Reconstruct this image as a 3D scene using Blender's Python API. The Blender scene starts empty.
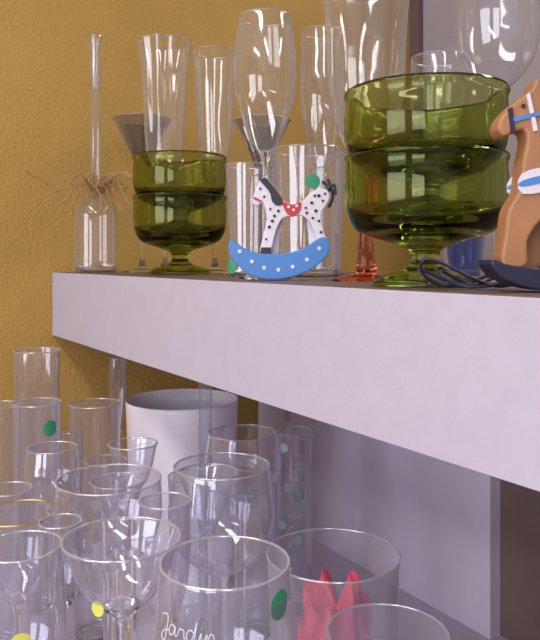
import bpy, bmesh, math, random
from mathutils import Vector
random.seed(7)
sc=bpy.context.scene
try: sc.view_settings.view_transform='Standard'
except Exception: pass
COL=sc.collection
# ---------------------------------------------------------------- materials
def newmat(name):
    m=bpy.data.materials.new(name); m.use_nodes=True
    nt=m.node_tree; nt.nodes.clear()
    o=nt.nodes.new('ShaderNodeOutputMaterial'); return m,nt,o
def pbr(name,col,rough=.5,metal=0,bump=0,bscale=50,var=0,vscale=8,spec=.5,coat=0,trans=0):
    m,nt,o=newmat(name)
    b=nt.nodes.new('ShaderNodeBsdfPrincipled')
    b.inputs['Base Color'].default_value=(*col,1); b.inputs['Roughness'].default_value=rough
    b.inputs['Metallic'].default_value=metal; b.inputs['Specular IOR Level'].default_value=spec
    b.inputs['Coat Weight'].default_value=coat; b.inputs['Transmission Weight'].default_value=trans
    nt.links.new(b.outputs[0],o.inputs[0])
    tc=nt.nodes.new('ShaderNodeTexCoord')
    if var:
        n=nt.nodes.new('ShaderNodeTexNoise'); n.inputs['Scale'].default_value=vscale; n.inputs['Detail'].default_value=6
        r=nt.nodes.new('ShaderNodeValToRGB')
        r.color_ramp.elements[0].position=.3; r.color_ramp.elements[1].position=.7
        r.color_ramp.elements[0].color=(*[c*(1-var) for c in col],1)
        r.color_ramp.elements[1].color=(*[min(1,c*(1+var)) for c in col],1)
        nt.links.new(tc.outputs['Object'],n.inputs['Vector']); nt.links.new(n.outputs[0],r.inputs[0])
        nt.links.new(r.outputs[0],b.inputs['Base Color'])
    if bump:
        n=nt.nodes.new('ShaderNodeTexNoise'); n.inputs['Scale'].default_value=bscale; n.inputs['Detail'].default_value=3
        bp=nt.nodes.new('ShaderNodeBump'); bp.inputs['Strength'].default_value=bump; bp.inputs['Distance'].default_value=.004
        nt.links.new(tc.outputs['Object'],n.inputs['Vector']); nt.links.new(n.outputs[0],bp.inputs['Height'])
        nt.links.new(bp.outputs[0],b.inputs['Normal'])
    return m
def thin(name,tint=(.94,.94,.96),edge=(.42,.42,.48),r0=.10,pw=2.4,gl=(1,1,1),rough=.05,haze=.28):
    m,nt,o=newmat(name)
    lw=nt.nodes.new('ShaderNodeLayerWeight'); lw.inputs['Blend'].default_value=.5
    p=nt.nodes.new('ShaderNodeMath'); p.operation='POWER'; p.inputs[1].default_value=pw
    ma=nt.nodes.new('ShaderNodeMath'); ma.operation='MULTIPLY_ADD'; ma.inputs[1].default_value=.8-r0; ma.inputs[2].default_value=r0
    mc=nt.nodes.new('ShaderNodeMix'); mc.data_type='RGBA'
    mc.inputs[6].default_value=(*tint,1); mc.inputs[7].default_value=(*edge,1)
    t=nt.nodes.new('ShaderNodeBsdfTransparent'); g=nt.nodes.new('ShaderNodeBsdfGlossy')
    df=nt.nodes.new('ShaderNodeBsdfDiffuse'); df.inputs['Color'].default_value=(*[c*.8 for c in gl],1)
    gm=nt.nodes.new('ShaderNodeMixShader'); gm.inputs[0].default_value=haze
    g.inputs['Roughness'].default_value=rough; g.inputs['Color'].default_value=(*gl,1)
    mx=nt.nodes.new('ShaderNodeMixShader')
    L=nt.links.new
    L(g.outputs[0],gm.inputs[1]); L(df.outputs[0],gm.inputs[2])
    L(lw.outputs['Facing'],p.inputs[0]); L(p.outputs[0],ma.inputs[0]); L(ma.outputs[0],mx.inputs[0])
    L(p.outputs[0],mc.inputs[0]); L(mc.outputs[2],t.inputs[0]); L(t.outputs[0],mx.inputs[1]); L(gm.outputs[0],mx.inputs[2]); L(mx.outputs[0],o.inputs[0])
    return m
def solid(name,col=(.97,.98,.98),ior=1.45,rough=0):
    m,nt,o=newmat(name); g=nt.nodes.new('ShaderNodeBsdfGlass')
    g.inputs['Color'].default_value=(*col,1); g.inputs['IOR'].default_value=ior; g.inputs['Roughness'].default_value=rough
    nt.links.new(g.outputs[0],o.inputs[0]); return m
M_wall=pbr('ochre_wall',(.41,.242,.053),.75,bump=.5,bscale=160,var=.08,vscale=5)
M_pale=pbr('pale_wall',(.55,.52,.56),.8)
M_ceil=pbr('ceiling_white',(.75,.75,.75),.9)
M_floor=pbr('floor_carpet',(.25,.2,.17),.9,bump=.4,bscale=200,var=.15,vscale=40)
M_lam=pbr('grey_white_laminate',(.455,.420,.505),.5,bump=.08,bscale=300,var=.025,vscale=60)
M_lam2=pbr('grey_panel',(.60,.54,.64),.5,var=.06,vscale=14)
M_brown=pbr('dark_brown_wood',(.15,.10,.09),.5,var=.2,vscale=9)
M_thin=thin('clear_glass_thin'); M_sol=solid('clear_glass_solid')
M_low=thin('clear_glass_low',(.93,.93,.97),(.38,.38,.46),.14,2.0,(.93,.93,1),.05,.28)
M_rim=thin('glass_rim',(.8,.8,.85),(.4,.4,.5),.38,1.5,(1,1,1),.08,.4)
M_smoke=thin('smoky_glass',(.45,.42,.38),(.15,.15,.15),.1); M_smokes=solid('smoky_solid',(.35,.35,.35))
M_green=solid('green_glass',(.75,.79,.50),1.42)
M_frost=thin('frosted_plastic',(.84,.84,.88),(.5,.5,.55),.18,1.8,(.9,.9,1),.15,.4)
M_amber=solid('amber_red_glass',(.97,.60,.45),1.4)
M_blueg=thin('blue_glass',(.25,.35,.75),(.05,.08,.3),.08)
M_white=pbr('white_milk_glass',(.86,.82,.88),.35,coat=.2)
M_gold=pbr('gold_rim',(.7,.45,.2),.3,metal=1)
M_stg=pbr('sticker_green',(.04,.33,.17),.6); M_sty=pbr('sticker_yellow',(.65,.65,.1),.6)
M_stp=pbr('sticker_pale_green',(.33,.42,.42),.6)
M_straw=pbr('raffia_straw',(.42,.25,.10),.8)
M_hw=pbr('painted_white',(.68,.64,.70),.5); M_blk=pbr('painted_black',(.02,.02,.03),.5)
M_blue=pbr('painted_blue',(.07,.22,.55),.45); M_red=pbr('painted_red',(.5,.03,.04),.5)
M_wood=pbr('brown_wood',(.36,.165,.075),.5,var=.15,vscale=30); M_wood2=pbr('dark_mane',(.22,.10,.05),.6)
M_navy=pbr('navy_paint',(.018,.018,.045),.4)
M_etch=pbr('etched_white',(.6,.6,.65),.7); M_flow=pbr('red_fabric',(.60,.07,.13),.7,var=.3,vscale=60)
# ---------------------------------------------------------------- helpers
def obj(name,me,loc=(0,0,0),parent=None):
    o=bpy.data.objects.new(name,me); COL.objects.link(o); o.location=loc
    if parent: o.parent=parent
    return o
def box(name,x0,x1,y0,y1,z0,z1,mat,parent=None,bev=0):
    bm=bmesh.new(); bmesh.ops.create_cube(bm,size=1)
    for v in bm.verts:
        v.co.x*=x1-x0; v.co.y*=y1-y0; v.co.z*=z1-z0
    me=bpy.data.meshes.new(name); bm.to_mesh(me); bm.free(); me.materials.append(mat)
    o=obj(name,me,((x0+x1)/2,(y0+y1)/2,(z0+z1)/2),parent)
    if bev:
        b=o.modifiers.new('b','BEVEL'); b.width=bev; b.segments=3
    return o
def empty(name,loc=(0,0,0)):
    e=bpy.data.objects.new(name,None); COL.objects.link(e); e.location=loc; e.empty_display_size=.02; return e
def spl(p,n=6):
    out=[]
    for i in range(len(p)-1):
        p0=p[max(i-1,0)];p1=p[i];p2=p[i+1];p3=p[min(i+2,len(p)-1)]
        for k in range(n):
            t=k/n
            out.append(tuple(.5*((2*p1[j])+(-p0[j]+p2[j])*t+(2*p0[j]-5*p1[j]+4*p2[j]-p3[j])*t*t+(-p0[j]+3*p1[j]-3*p2[j]+p3[j])*t**3) for j in range(len(p1))))
    out.append(tuple(p[-1])); return out
def lathe(name,secs,loc,seg=56,parent=None,ribs=None):
    bm=bmesh.new(); mats=[]
    for prof,mat in secs:
        if mat not in mats: mats.append(mat)
        mi=mats.index(mat); rings=[]
        for r,z in prof:
            r=max(r,0)
            if r<1e-6: v=bm.verts.new((0,0,z)); rings.append([v]*seg)
            else:
                ring=[]
                for k in range(seg):
                    a=2*math.pi*k/seg; rr=r
                    if ribs: rr=r*(1+ribs[1]*math.cos(ribs[0]*a)*ribs[2](z))
                    ring.append(bm.verts.new((rr*math.cos(a),rr*math.sin(a),z)))
                rings.append(ring)
        for i in range(len(rings)-1):
            A,B=rings[i],rings[i+1]
            for k in range(seg):
                q=[A[k],A[(k+1)%seg],B[(k+1)%seg],B[k]]
                u=[]
                for v in q:
                    if v not in u: u.append(v)
                if len(u)>2:
                    try: f=bm.faces.new(u); f.material_index=mi; f.smooth=True
                    except ValueError: pass
    bmesh.ops.recalc_face_normals(bm,faces=bm.faces)
    me=bpy.data.meshes.new(name); bm.to_mesh(me); bm.free()
    for m in mats: me.materials.append(m)
    return obj(name,me,loc,parent)
def bead(R,H,t=.0009):
    return [(R+t*math.cos(k*math.pi/5),H-t+t*math.sin(k*math.pi/5)) for k in range(11)]
TOP=1.479; LOW=.99
# survey coordinates (X across, Y out from the viewing spot) -> room coordinates (x from ochre wall, y behind shelf front)
def L3(X,Y,z):
    return ((X+.3806)*.5307-(Y-1.257)*.8476,(X+.3806)*.8476+(Y-1.257)*.5307,z)
def up(X,Y): return L3(X,Y,TOP+.0003)
def stem_glass(name,loc,H,zb,bowl,fr,sr=.0035,mat=None,smat=None,ribs=None,gold=False):
    mat=mat or M_thin; smat=smat or M_sol
    sp=[(0,0),(fr,0),(fr+.0004,.001),(fr-.0005,.002),(fr*.6,.004),(fr*.28,.008),(sr*1.4,.015),(sr,.026),(sr,(zb+.026)/2),(sr,zb-.016),(sr*1.5,zb-.006),(sr*2.4,zb),(sr*1.6,zb+.003),(0,zb+.0045)]
    bh=H-zb
    bp=spl([(sr*1.8,zb-.003)]+[(r,zb+f*bh) for r,f in bowl],7)
    R=bowl[-1][0]; bp=bp[:-1]+[(R,H-.001)]
    secs=[(sp,smat),(bp,mat),(bead(R,H),M_gold if gold else M_rim)]
    return lathe(name,secs,loc,ribs=ribs)
def tumbler(name,loc,H,rb,rt,mat=None,smat=None,base=.008,ribs=None):
    mat=mat or M_thin; smat=smat or M_sol
    sp=[(0,.001),(rb*.75,.001),(rb*.85,0),(rb*.95,.0008),(rb-.0004,.004),(rb-.0004,base),(rb*.85,base+.001),(rb*.5,base-.001),(0,base-.001)]
    pts=[(rb,.003),(rb+(rt-rb)*.33,H*.33),(rb+(rt-rb)*.66,H*.66),(rt,H-.001)]
    return lathe(name,[(sp,smat),(spl(pts,6),mat),(bead(rt,H),M_rim)],loc,ribs=ribs)
def sticker(parent,r,ang,z,s,mat,name='price_sticker'):
    bm=bmesh.new(); n=20; r+=.0008
    def pt(u,v):
        a=ang+u/r; return (r*math.cos(a),r*math.sin(a),z+v)
    rings=[[bm.verts.new(pt(0,0))]]
    for q in (1/3,2/3,1):
        rings.append([bm.verts.new(pt(s*q*math.cos(2*math.pi*k/n),s*q*math.sin(2*math.pi*k/n))) for k in range(n)])
    for k in range(n): bm.faces.new((rings[0][0],rings[1][k],rings[1][(k+1)%n]))
    for i in (1,2):
        for k in range(n): bm.faces.new((rings[i][k],rings[i+1][k],rings[i+1][(k+1)%n],rings[i][(k+1)%n]))
    me=bpy.data.meshes.new(name); bm.to_mesh(me); bm.free(); me.materials.append(mat)
    return obj(name,me,(0,0,0),parent)
def curve(name,splines,rad,mat,loc=(0,0,0),parent=None,poly=False):
    cu=bpy.data.curves.new(name,'CURVE'); cu.dimensions='3D'; cu.bevel_depth=rad; cu.bevel_resolution=3
    for s in splines:
        if not poly: s=spl(s,6)
        sp=cu.splines.new('POLY'); sp.points.add(len(s)-1)
        for i,p in enumerate(s): sp.points[i].co=(*p,1)
    cu.materials.append(mat); return obj(name,cu,loc,parent)
def cutout(name,pts,t,mat,y=0,parent=None,bev=.0012,smooth=3):
    if smooth:
        n=len(pts); q=[]
        for i in range(n):
            p0,p1,p2,p3=pts[i-1],pts[i],pts[(i+1)%n],pts[(i+2)%n]
            for k in range(smooth):
                u=k/smooth
                q.append(tuple(.5*((2*p1[j])+(-p0[j]+p2[j])*u+(2*p0[j]-5*p1[j]+4*p2[j]-p3[j])*u*u+(-p0[j]+3*p1[j]-3*p2[j]+p3[j])*u**3) for j in range(2)))
        pts=q
    bm=bmesh.new()
    a=[bm.verts.new((p[0],y-t/2,p[1])) for p in pts]; b=[bm.verts.new((p[0],y+t/2,p[1])) for p in pts]
    bm.faces.new(a); bm.faces.new(b[::-1])
    for i in range(len(a)):
        j=(i+1)%len(a); bm.faces.new((a[j],a[i],b[i],b[j]))
    bmesh.ops.recalc_face_normals(bm,faces=bm.faces)
    me=bpy.data.meshes.new(name); bm.to_mesh(me); bm.free(); me.materials.append(mat)
    o=obj(name,me,(0,0,0),parent)
    if bev:
        m=o.modifiers.new('b','BEVEL'); m.width=bev; m.segments=2; m.limit_method='ANGLE'; m.angle_limit=math.radians(50)
    return o
# ---------------------------------------------------------------- room
box('floor',0,4.5,-3,3,-.05,0,M_floor)
box('ceiling',0,4.5,-3,3,2.75,2.8,M_ceil)
box('wall_left',-.1,0,-3.1,3.1,-.05,2.8,M_wall)
box('wall_right',4.5,4.6,-3.1,3.1,-.05,2.8,M_pale)
box('wall_back',0,4.5,3,3.1,-.05,2.8,M_pale)
wf=M_pale
box('wall_front',0,4.5,-3.1,-3,-.05,.9,wf)
for i,(a,b) in enumerate(((0,.5),(1.9,2.5),(3.9,4.5))): box('wall_front',a,b,-3.1,-3,.9,2.3,wf)
box('wall_front',0,4.5,-3.1,-3,2.3,2.8,wf)
for i,(a,b) in enumerate(((.5,1.9),(2.5,3.9))):  # unseen windows, added so the glassware has bright shapes to reflect
    w=empty('added_window_%d'%(i+1),((a+b)/2,-3.05,1.6))
    def wb(n,x0,x1,z0,z1):
        o=box(n,x0,x1,-3.07,-3.02,z0,z1,M_white); o.parent=w; o.location=Vector(o.location)-w.location
    wb('frame_l',a,a+.05,.9,2.3); wb('frame_r',b-.05,b,.9,2.3); wb('frame_b',a,b,.9,.95); wb('frame_t',a,b,2.25,2.3)
    wb('mullion',(a+b)/2-.02,(a+b)/2+.02,.9,2.3); wb('transom',a,b,1.58,1.62)
pf=empty('framed_picture',(0,1.25,1.9))
def pb(n,x0,x1,y0,y1,z0,z1,m):
    o=box(n,x0,x1,y0,y1,z0,z1,m,pf); o.location=Vector(o.location)-pf.location
pb('picture_panel',0,.012,.85,1.75,1.42,2.5,pbr('picture_pale',(.38,.34,.36),.4,var=.1,vscale=3))
pb('frame_side',0,.03,.838,.85,1.40,2.52,M_brown); pb('frame_side2',0,.03,1.75,1.762,1.40,2.52,M_brown)
pb('frame_bottom',0,.03,.85,1.75,1.40,1.42,M_brown); pb('frame_top',0,.03,.85,1.75,2.5,2.52,M_brown)
cutout('pale_shape',[(.03,.10),(.12,.065),(.10,.095),(.06,.105)],.001,M_hw,0,pf,0,0)
pf.children[-1].location=(.0135,-.39,-.12); pf.children[-1].rotation_euler=(0,0,math.pi/2)
# shelf unit
su=empty('display_shelf',(0,0,0))
box('upper_board',0.001,1.9,0,.45,1.369,1.4785,M_lam,su,.0008)
box('upper_top_laminate',0.001,1.9,.0012,.45,1.4785,1.479,M_brown,su)
box('lower_board',0.001,1.9,-.32,.45,.95,.99,M_lam2,su,.001)
box('back_panel',0.001,.604,.42,.45,.99,1.369,M_lam2,su)
box('back_panel_brown',.604,1.9,.44,.45,.99,1.369,M_brown,su)
box('end_panel',1.88,1.9,0,.44,.99,1.369,M_lam,su)
box('base_cabinet',0.001,1.9,-.28,.45,0,.95,M_lam2,su)
# ---------------------------------------------------------------- green dessert dishes
def dish(name,dz,parent):
    o=[(0,0),(.040,0),(.043,.0015),(.042,.005),(.034,.009),(.020,.013),(.0125,.019),(.0118,.025),(.016,.031),(.034,.037),(.052,.043),(.0600,.050),(.0645,.060),(.0665,.073),(.0665,.086),(.0655,.097),(.0672,.103)]
    i=[(.0665,.1055),(.0640,.1045),(.0622,.096),(.0630,.084),(.0630,.073),(.0615,.064),(.056,.056),(.045,.050),(.030,.046),(0,.045)]
    return lathe(name,[(spl(o,5)+spl(i,5),M_green)],(0,0,dz),64,parent)
def dish_stack(X,Y,s,sx=1):
    e=empty('green_glass_dessert_dish_stack',up(X,Y)); e.scale=(sx,sx,s)
    dish('lower_dish',0,e); dish('upper_dish',.053,e)
dish_stack(-.1288,1.03,1.06); dish_stack(.1249,.58,.98,.975)
# ---------------------------------------------------------------- upper shelf glassware
flb=lambda R,Rm:[(Rm*.45,.08),(Rm*.75,.25),(Rm*.97,.45),(Rm,.6),(Rm*.96,.78),(R,1)]
stem_glass('pilsner_glass',up(-.1648,1.13),.363,.155,[(.020,.04),(.028,.14),(.031,.35),(.033,.65),(.036,.85),(.041,1)],.032,ribs=(9,.07,lambda z:min(1,max(0,(z-.17)*12))))
stem_glass('champagne_flute',up(-.0856,1.12),.345,.14,[(.018,.1),(.026,.35),(.030,.65),(.032,.85),(.033,1)],.03)
stem_glass('champagne_flute',up(-.0056,.81),.294,.142,flb(.0285,.035),.029)
stem_glass('champagne_flute',up(.0737,1.02),.344,.15,flb(.029,.031),.03)
stem_glass('hurricane_glass',up(.096,.72),.298,.12,[(.018,.05),(.03,.2),(.037,.42),(.039,.58),(.041,.8),(.045,1)],.034,.008,smat=M_amber)
stem_glass('wine_goblet',up(.2153,.68),.31,.185,[(.018,.04),(.032,.2),(.039,.45),(.040,.65),(.040,.85),(.041,1)],.032,.004)
stem_glass('wine_glass',up(.203,.86),.262,.14,[(.018,.05),(.03,.25),(.036,.55),(.035,.8),(.034,1)],.032)
t1=tumbler('drinking_glass',up(-.0277,.905),.14,.024,.028,mat=M_low)
t2=tumbler('drinking_glass',up(.0468,.91),.16,.043,.047,mat=M_low)
stem_glass('martini_glass',up(-.221,1.245),.265,.19,[(.02,.2),(.035,.6),(.050,1)],.03,mat=M_smoke)
stem_glass('martini_glass',up(-.0111,1.0),.215,.14,[(.012,.2),(.025,.6),(.040,1)],.03,mat=M_smoke,smat=M_smokes)
tumbler('blue_votive_holder',up(.2573,.95),.055,.02,.026,mat=M_blueg)
CA=math.radians(-32)
sticker(t1,.0255,CA-.9,.012,.009,M_stg); sticker(t2,.046,CA+.1,.115,.009,M_stg)
bot=empty('glass_bottle_with_raffia',up(-.2883,1.19))
lathe('bottle_glass',[([(0,0),(.030,0),(.033,.003),(.034,.010),(.034,.095),(.032,.108),(.022,.118),(.012,.124),(.0095,.135),(.0085,.2),(.0085,.3),(.0085,.375),(.011,.383),(.012,.390),(.0105,.392),(.007,.388),(.0068,.3)],M_thin),
 ([(0,.001),(.030,.001),(.032,.006),(.031,.012),(.015,.018),(0,.02)],M_sol)],(0,0,0),40,bot)
S=[]
for i in range(60):
    a=random.uniform(0,2*math.pi); l=random.uniform(.04,.135); z=.134+random.uniform(-.006,.010)
    upz=random.uniform(-.06,.03); c,s=math.cos(a),math.sin(a)
    if c*l<-.08: l=.08/abs(c)
    w=random.uniform(-.02,.02)
    S.append([(.010*c,.010*s,z),(.4*l*c-w*s,.4*l*s+w*c,z+.022),(.8*l*c+w*s,.8*l*s,z+upz*.5),(l*c,l*s,z+upz)])
for k in range(8):
    S.append([(.0105*math.cos(t*.7),.0105*math.sin(t*.7),.126+k*.002+.0006*math.sin(t)) for t in range(10)])
curve('raffia_tie',S,.0007,M_straw,parent=bot)
# ---------------------------------------------------------------- dotted rocking horse
FI=math.radians(57.95)
rh=empty('painted_rocking_horse',L3(.0125,.735,TOP+.0005)); rh.rotation_euler=(0,0,FI)
sc1=1/975.
def q(pts,cx=280,by=280.5,s=sc1): return [((x-cx)*s,(by-y)*s) for x,y in pts]
cutout('rocker',q([(228,242),(234,243),(247,251),(268,255),(288,253),(304,247),(316,239),(323,239),(327,248),(320,261),(302,273),(276,280),(252,277),(236,266),(228,253)]),.020,M_blue,0,rh)
cutout('horse_body',q([(250,203),(252,195),(256,186),(259,180),(263,178),(268,183),(274,192),(280,201),(290,205),(300,202),(307,195),(316,190),(324,191),(327,198),(323,207),(319,213),(319,223),(321,233),(325,243),(317,246),(312,234),(307,223),(300,217),(290,217),(281,219),(276,226),(272,238),(268,253),(258,254),(260,241),(263,229),(265,218),(263,209),(260,204),(255,207)]),.010,M_hw,0,rh)
cutout('foreleg',q([(272,214),(280,216),(280,226),(277,238),(276,254),(268,255),(270,240),(270,226)]),.006,M_hw,.009,rh)
cutout('hind_leg',q([(308,212),(316,214),(315,226),(316,243),(308,248),(306,232),(305,222)]),.006,M_hw,.009,rh)
oct_=[j*.785 for j in range(8)]
for y in (-.0056,.0056):
    cutout('mane',q([(258,182),(263,179),(268,184),(274,192),(281,203),(276,207),(270,203),(268,195),(264,189)]),.0014,M_blk,y,rh,0)
    cutout('saddle',q([(280,203),(290,206),(298,203),(297,212),(291,217),(284,214)]),.0016,M_red,y,rh,0)
    for x,z in ((286,208),(291,211),(294,207)): cutout('saddle_dot',q([(x+1.5*math.cos(k),z+1.5*math.sin(k)) for k in oct_]),.0026,M_hw,y,rh,0,0)
    for x,z in ((268,210),(272,217),(276,212),(303,209),(309,204),(316,197),(320,202),(313,212),(316,222),(318,233),(267,228),(270,222),(264,240),(310,219),(304,214),(262,198),(322,195),(312,197)):
        rr=random.uniform(1.1,1.7); cutout('spot',q([(x+rr*math.cos(k),z+rr*math.sin(k)) for k in oct_]),.0012,M_blk,y,rh,0,0)
    cutout('eye',q([(258+1.2*math.cos(k),190+1.2*math.sin(k)) for k in oct_]),.0016,M_blk,y,rh,0,0)
    cutout('hoof',q([(259,248),(269,248),(268,254),(258,254)]),.0014,M_blk,y,rh,0,0)
    cutout('bridle',q([(252,198),(260,202),(260,204),(251,200)]),.0014,M_red,y,rh,0,0)
for x,z in ((238,252),(250,262),(262,268),(276,270),(290,267),(304,260),(316,249)):
    for y in (-.0103,.0103): cutout('rocker_dot',q([(x+2*math.cos(k),z+2*math.sin(k)) for k in oct_]),.0012,M_hw,y,rh,0,0)
curve('tail',[[((x-280)*sc1,yy,(280.5-z)*sc1) for x,z in pp] for yy,pp in ((0,[(322,193),(327,186),(325,180)]),(.001,[(323,194),(329,190),(330,200),(326,208)]),(-.001,[(323,193),(331,186),(333,196)]),(.002,[(323,194),(326,188),(320,182)]))],.0016,M_blk,parent=rh)
# ---------------------------------------------------------------- brown rocking horse
bh=empty('brown_wooden_rocking_horse',L3(.1955,.47,TOP+.0005)); bh.rotation_euler=(0,0,FI)
s2=1/1532.
def q2(pts): return q(pts,560,292,s2)
cutout('horse_body',q2([(486,122),(484,132),(490,139),(500,135),(510,133),(512,145),(509,160),(506,184),(503,196),(494,212),(491,236),(488,266),(512,266),(513,242),(526,222),(545,214),(580,217),(608,212),(620,236),(628,266),(655,266),(650,236),(650,210),(654,185),(646,166),(620,158),(592,160),(578,154),(566,140),(560,122),(550,102),(536,90),(523,82),(517,93),(507,101),(495,111)]),.020,M_wood,0,bh,.003)
cutout('foreleg',q2([(518,200),(540,205),(540,236),(538,268),(516,268),(518,238)]),.010,M_wood,.017,bh,.002)
cutout('hind_leg',q2([(600,205),(628,205),(632,236),(638,266),(612,266),(606,240)]),.010,M_wood,.017,bh,.002)
cutout('rocker',q2([(478,260),(490,264),(515,268),(560,270),(610,268),(650,262),(668,258),(672,264),(640,282),(600,290),(560,292),(520,290),(490,280),(478,268)]),.030,M_navy,0.004,bh,.002)
for y in (-.0105,.0105):
    cutout('mane',q2([(524,84),(536,90),(551,102),(561,122),(567,140),(579,154),(568,162),(556,150),(548,130),(538,108)]),.003,M_wood2,y,bh,.0005)
    cutout('breast_strap',q2([(507,176),(540,168),(600,160),(600,178),(545,190),(507,196)]),.002,M_hw,y,bh,0)
    cutout('strap_trim',q2([(507,183),(540,175),(590,168),(590,172),(545,181),(507,189)]),.003,M_blue,y,bh,0)
    cutout('bridle_noseband',q2([(493,113),(497,111),(500,135),(496,136)]),.002,M_navy,y,bh,0,0)
    cutout('bridle_cheek',q2([(497,122),(530,114),(550,118),(550,122),(530,118),(498,126)]),.002,M_blue,y,bh,0,0)
    cutout('bridle_brow',q2([(511,99),(514,97),(522,134),(518,135)]),.002,M_hw,y,bh,0,0)
    cutout('eye',q2([(508+2*math.cos(k),110+2*math.sin(k)) for k in oct_]),.002,M_blk,y,bh,0,0)
pts=[]
for i in range(44):
    t=i*.6; pts.append((-.002+.036*math.cos(t*.83)*(1+.2*math.sin(t*.37)),.012*math.sin(t*1.03),.002+.007*(1+math.sin(t*1.7+.5))*(1+.4*math.sin(t*.31))))
cd=curve('dark_cord_tangle',[pts],.0011,M_navy,L3(.150,.51,TOP+.0002)); cd.rotation_euler=(0,0,FI)
# ---------------------------------------------------------------- lower shelf glassware
def lowt(name,X,Y,zr,r,rb=.85,**k):
    h=zr-LOW; k.setdefault('mat',M_low); return tumbler(name,L3(X,Y,LOW+.0003),h,r*rb,r,**k),h,r
def lows(name,X,Y,zr,r,kind,bh,**k):
    h=zr-LOW
    B={'wine':[(r*.45,.05),(r*.8,.22),(r*1.0,.5),(r*1.02,.7),(r,1)],
       'tulip':[(r*.5,.05),(r*.95,.25),(r*1.12,.5),(r*1.08,.75),(r,1)],
       'cone':[(r*.25,.12),(r*.5,.4),(r*.78,.75),(r,1)],
       'coupe':[(r*.3,.03),(r*.55,.15),(r*.78,.45),(r*.9,.75),(r,1)]}[kind]
    k.setdefault('mat',M_low)
    return stem_glass(name,L3(X,Y,LOW+.0003),h,h-bh,B,min(r*.9,.034),k.pop('sr',.004),**k),h,r
lowt('drinking_glass',-.343,1.06,1.3675,.0325,.9)
lowt('drinking_glass',-.359,.95,1.309,.029,.8)
g3,h3,r3=lowt('drinking_glass',-.301,.93,1.3166,.0297,.85); sticker(g3,r3*.97,CA+.9,h3-.03,.010,M_stg)
lowt('drinking_glass',-.238,.98,1.3054,.034,.8)
lows('wine_glass',-.2543,.84,1.2818,.028,'tulip',.07)
lows('sherry_glass',-.1636,.86,1.2814,.0287,'coupe',.055)
lows('champagne_flute',-.2533,1.2,1.338,.015,'wine',.12)
lowt('bud_vase',-.09,1.0,1.336,.009,1.0)
g9,h9,r9=lows('wine_glass',-.1475,.66,1.300,.047,'wine',.08)
lows('wine_glass',-.0323,.86,1.2946,.0406,'tulip',.08,ribs=(8,.03,lambda z:1 if z>.22 else 0))
lows('brandy_glass',-.0455,.68,1.3064,.0450,'tulip',.10)
g12,h12,r12=lows('coupe_glass',-.109,.53,1.296,.0427,'coupe',.050,sr=.006)
g13,h13,r13=lows('brandy_glass',-.0287,.46,1.3083,.0409,'tulip',.11); sticker(g13,r13*1.03,CA+.95,h13-.017,.009,M_stg)
g14,h14,r14=lowt('plastic_tumbler',.0525,.60,1.256,.055,.78,mat=M_frost)
lows('gold_rimmed_goblet',-.2345,.67,1.2655,.0354,'wine',.08,gold=True)
g16,h16,r16=lows('wine_glass',-.1806,.52,1.294,.0289,'tulip',.11)
lowt('frosted_tumbler',.082,.50,1.2417,.0417,.8,mat=M_frost)
lowt('drinking_glass',-.2744,.755,1.2604,.024,.8)
g19,h19,r19=lowt('dotted_drinking_glass',.0335,1.05,1.252,.029,.9)
for da,dz in ((-.5,.02),(.35,.045),(-.3,.075),(.5,.10),(-.6,.13),(.2,.15)): sticker(g19,r19*.97,CA+da,h19-dz,.0065,M_stp,'painted_dot')
lows('cordial_glass',-.1573,.745,1.2724,.028,'cone',.07)
lows('wine_glass',-.0667,.775,1.2718,.033,'cone',.07)
lows('champagne_flute',-.0875,.6,1.300,.021,'wine',.10)
lows('cordial_glass',-.175,.6,1.283,.017,'wine',.07)
lowt('drinking_glass',-.3056,1.1,1.24,.018,.9)
lowt('drinking_glass',-.02,.985,1.22,.03,.9)
lowt('drinking_glass',-.1,.92,1.225,.03,.85)
lows('wine_glass',-.205,.90,1.25,.026,'wine',.07)
# etched cursive lettering on the front brandy glass
W=[[(0,.9),(.5,1),(.55,.3),(.35,-.5),(0,-.4),(.2,0),(.7,.2)],
   [(1.25,.5),(.95,.6),(.75,.3),(.85,0),(1.1,.1),(1.25,.5),(1.25,.1),(1.4,.05),(1.6,.55),(1.7,.5),(1.9,.5),(1.95,.1),(2.1,.1)],
   [(2.6,.5),(2.3,.6),(2.1,.3),(2.25,0),(2.5,.15),(2.75,1.1),(2.65,.1),(2.85,.05),(3.05,.5),(3.05,.1),(3.2,.05)],
   [(3.2,.05),(3.4,.5),(3.4,.05),(3.6,.5),(3.8,.45),(3.85,.1),(4.1,.1)],[(3.07,.8),(3.1,.86)]]
def wrap(u,v):
    a=CA-.92+u*.22; z=h13-.030+v*.010; f=(z-(h13-.11))/.11
    rr=r13*(1.12-.04*max(0,(f-.5)/.25) if f<.75 else 1.08-.08*(f-.75)/.25)+.0012
    return (rr*math.cos(a),rr*math.sin(a),z)
curve('etched_script',[[wrap(u,v) for u,v in spl(w,6)] for w in W],.00035,M_etch,parent=g13,poly=True)
sticker(g16,r16*1.1,CA+.35,h16-.055,.007,M_sty)
sticker(g12,r12*.60,CA-.5,h12-.042,.0055,M_sty)
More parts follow.
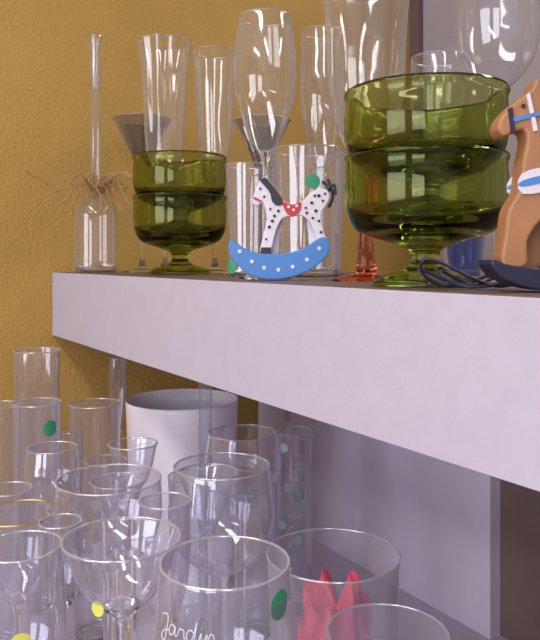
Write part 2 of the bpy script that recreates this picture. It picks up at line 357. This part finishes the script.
# red crumpled napkin in the plastic tumbler
fe=empty('red_crumpled_napkin',L3(.0525,.60,LOW+.0003))
bm=bmesh.new(); N=44; R_=[]; J=32
for j in range(J):
    z=.012+j*.0071; row=[]
    f=j/(J-1); taper=1-.35*max(0,(f-.8)/.2)
    for k in range(N):
        a=2*math.pi*k/N
        rr=(.026+.006*f)*(1+.22*math.sin(4*a+j*.30)+.13*math.sin(9*a-j*.55))*taper
        zz=z+.006*math.sin(3*a+j*.6)+.014*math.sin(2*a+.6)*f+.006*math.sin(5*a)*f
        row.append(bm.verts.new((rr*math.cos(a)+.003*f,rr*math.sin(a),zz)))
    R_.append(row)
for j in range(J-1):
    for k in range(N): bm.faces.new((R_[j][k],R_[j][(k+1)%N],R_[j+1][(k+1)%N],R_[j+1][k]))
cv=bm.verts.new((.004,0,.012+J*.0071-.016))
for k in range(N): bm.faces.new((R_[-1][k],R_[-1][(k+1)%N],cv))
me=bpy.data.meshes.new('napkin_fold'); bm.to_mesh(me); bm.free(); me.materials.append(M_flow); obj('napkin_fold',me,(0,0,0),fe)
# white container
h=1.276-LOW; r=.088
o=[(0,.001),(r*.82,0),(r*.86,.004),(r*.91,h*.35),(r*.96,h*.7),(r,h-.002),(r*.985,h)]
i_=[(r*.965,h-.001),(r*.93,h*.7),(r*.88,h*.35),(r*.8,.012),(0,.01)]
lathe('white_milk_glass_vase',[(spl(o,4)+spl(i_,4),M_white)],L3(-.139,1.14,LOW+.0003),64)
for n,(x,z,rr) in enumerate(((.146,1.063,.019),(.152,1.15,.014),(.11,1.20,.011))):
    bm=bmesh.new(); bmesh.ops.create_cone(bm,cap_ends=True,segments=28,radius1=rr,radius2=rr,depth=.001)
    me=bpy.data.meshes.new('dot_sticker'); bm.to_mesh(me); bm.free(); me.materials.append(M_stp if n==0 else M_lam)
    ds=obj('dot_sticker',me,(x,.4194,z),su); ds.rotation_euler=(math.pi/2,0,0)
# ---------------------------------------------------------------- lights
def area(name,loc,sx,sy,p,col,rot=(0,0,0)):
    l=bpy.data.lights.new(name,'AREA'); l.shape='RECTANGLE'; l.size=sx; l.size_y=sy; l.energy=p; l.color=col
    o=bpy.data.objects.new(name,l); COL.objects.link(o); o.location=loc; o.rotation_euler=rot; return o
for k,(x,y) in enumerate(((1.0,-.9),(2.6,-.9),(1.0,1.2),(2.6,1.2),(1.8,-2.2))):
    f=box('ceiling_light_fixture',x-.65,x+.65,y-.15,y+.15,2.70,2.75,M_ceil)
    area('fluorescent_lamp',(x,y,2.695),1.2,.28,15.5,(1,.94,.92))
for x in (1.2,3.2):  # added fill lamps at the unseen windows, for front light and glass reflections
    area('added_window_fill',(x,-3.0,1.6),1.38,1.38,37,(.90,.91,1),(math.radians(90),0,0))
w=bpy.data.worlds.new('w'); sc.world=w; w.use_nodes=True
w.node_tree.nodes['Background'].inputs[0].default_value=(.8,.85,1,1); w.node_tree.nodes['Background'].inputs[1].default_value=1
# ---------------------------------------------------------------- camera
c=bpy.data.cameras.new('camera'); co=bpy.data.objects.new('camera',c); COL.objects.link(co)
c.sensor_width=36; c.lens=40.5; c.shift_y=-60/640; c.clip_start=.02
co.location=(1.2674,-.3445,1.5); co.rotation_euler=(math.pi/2,0,FI); sc.camera=co
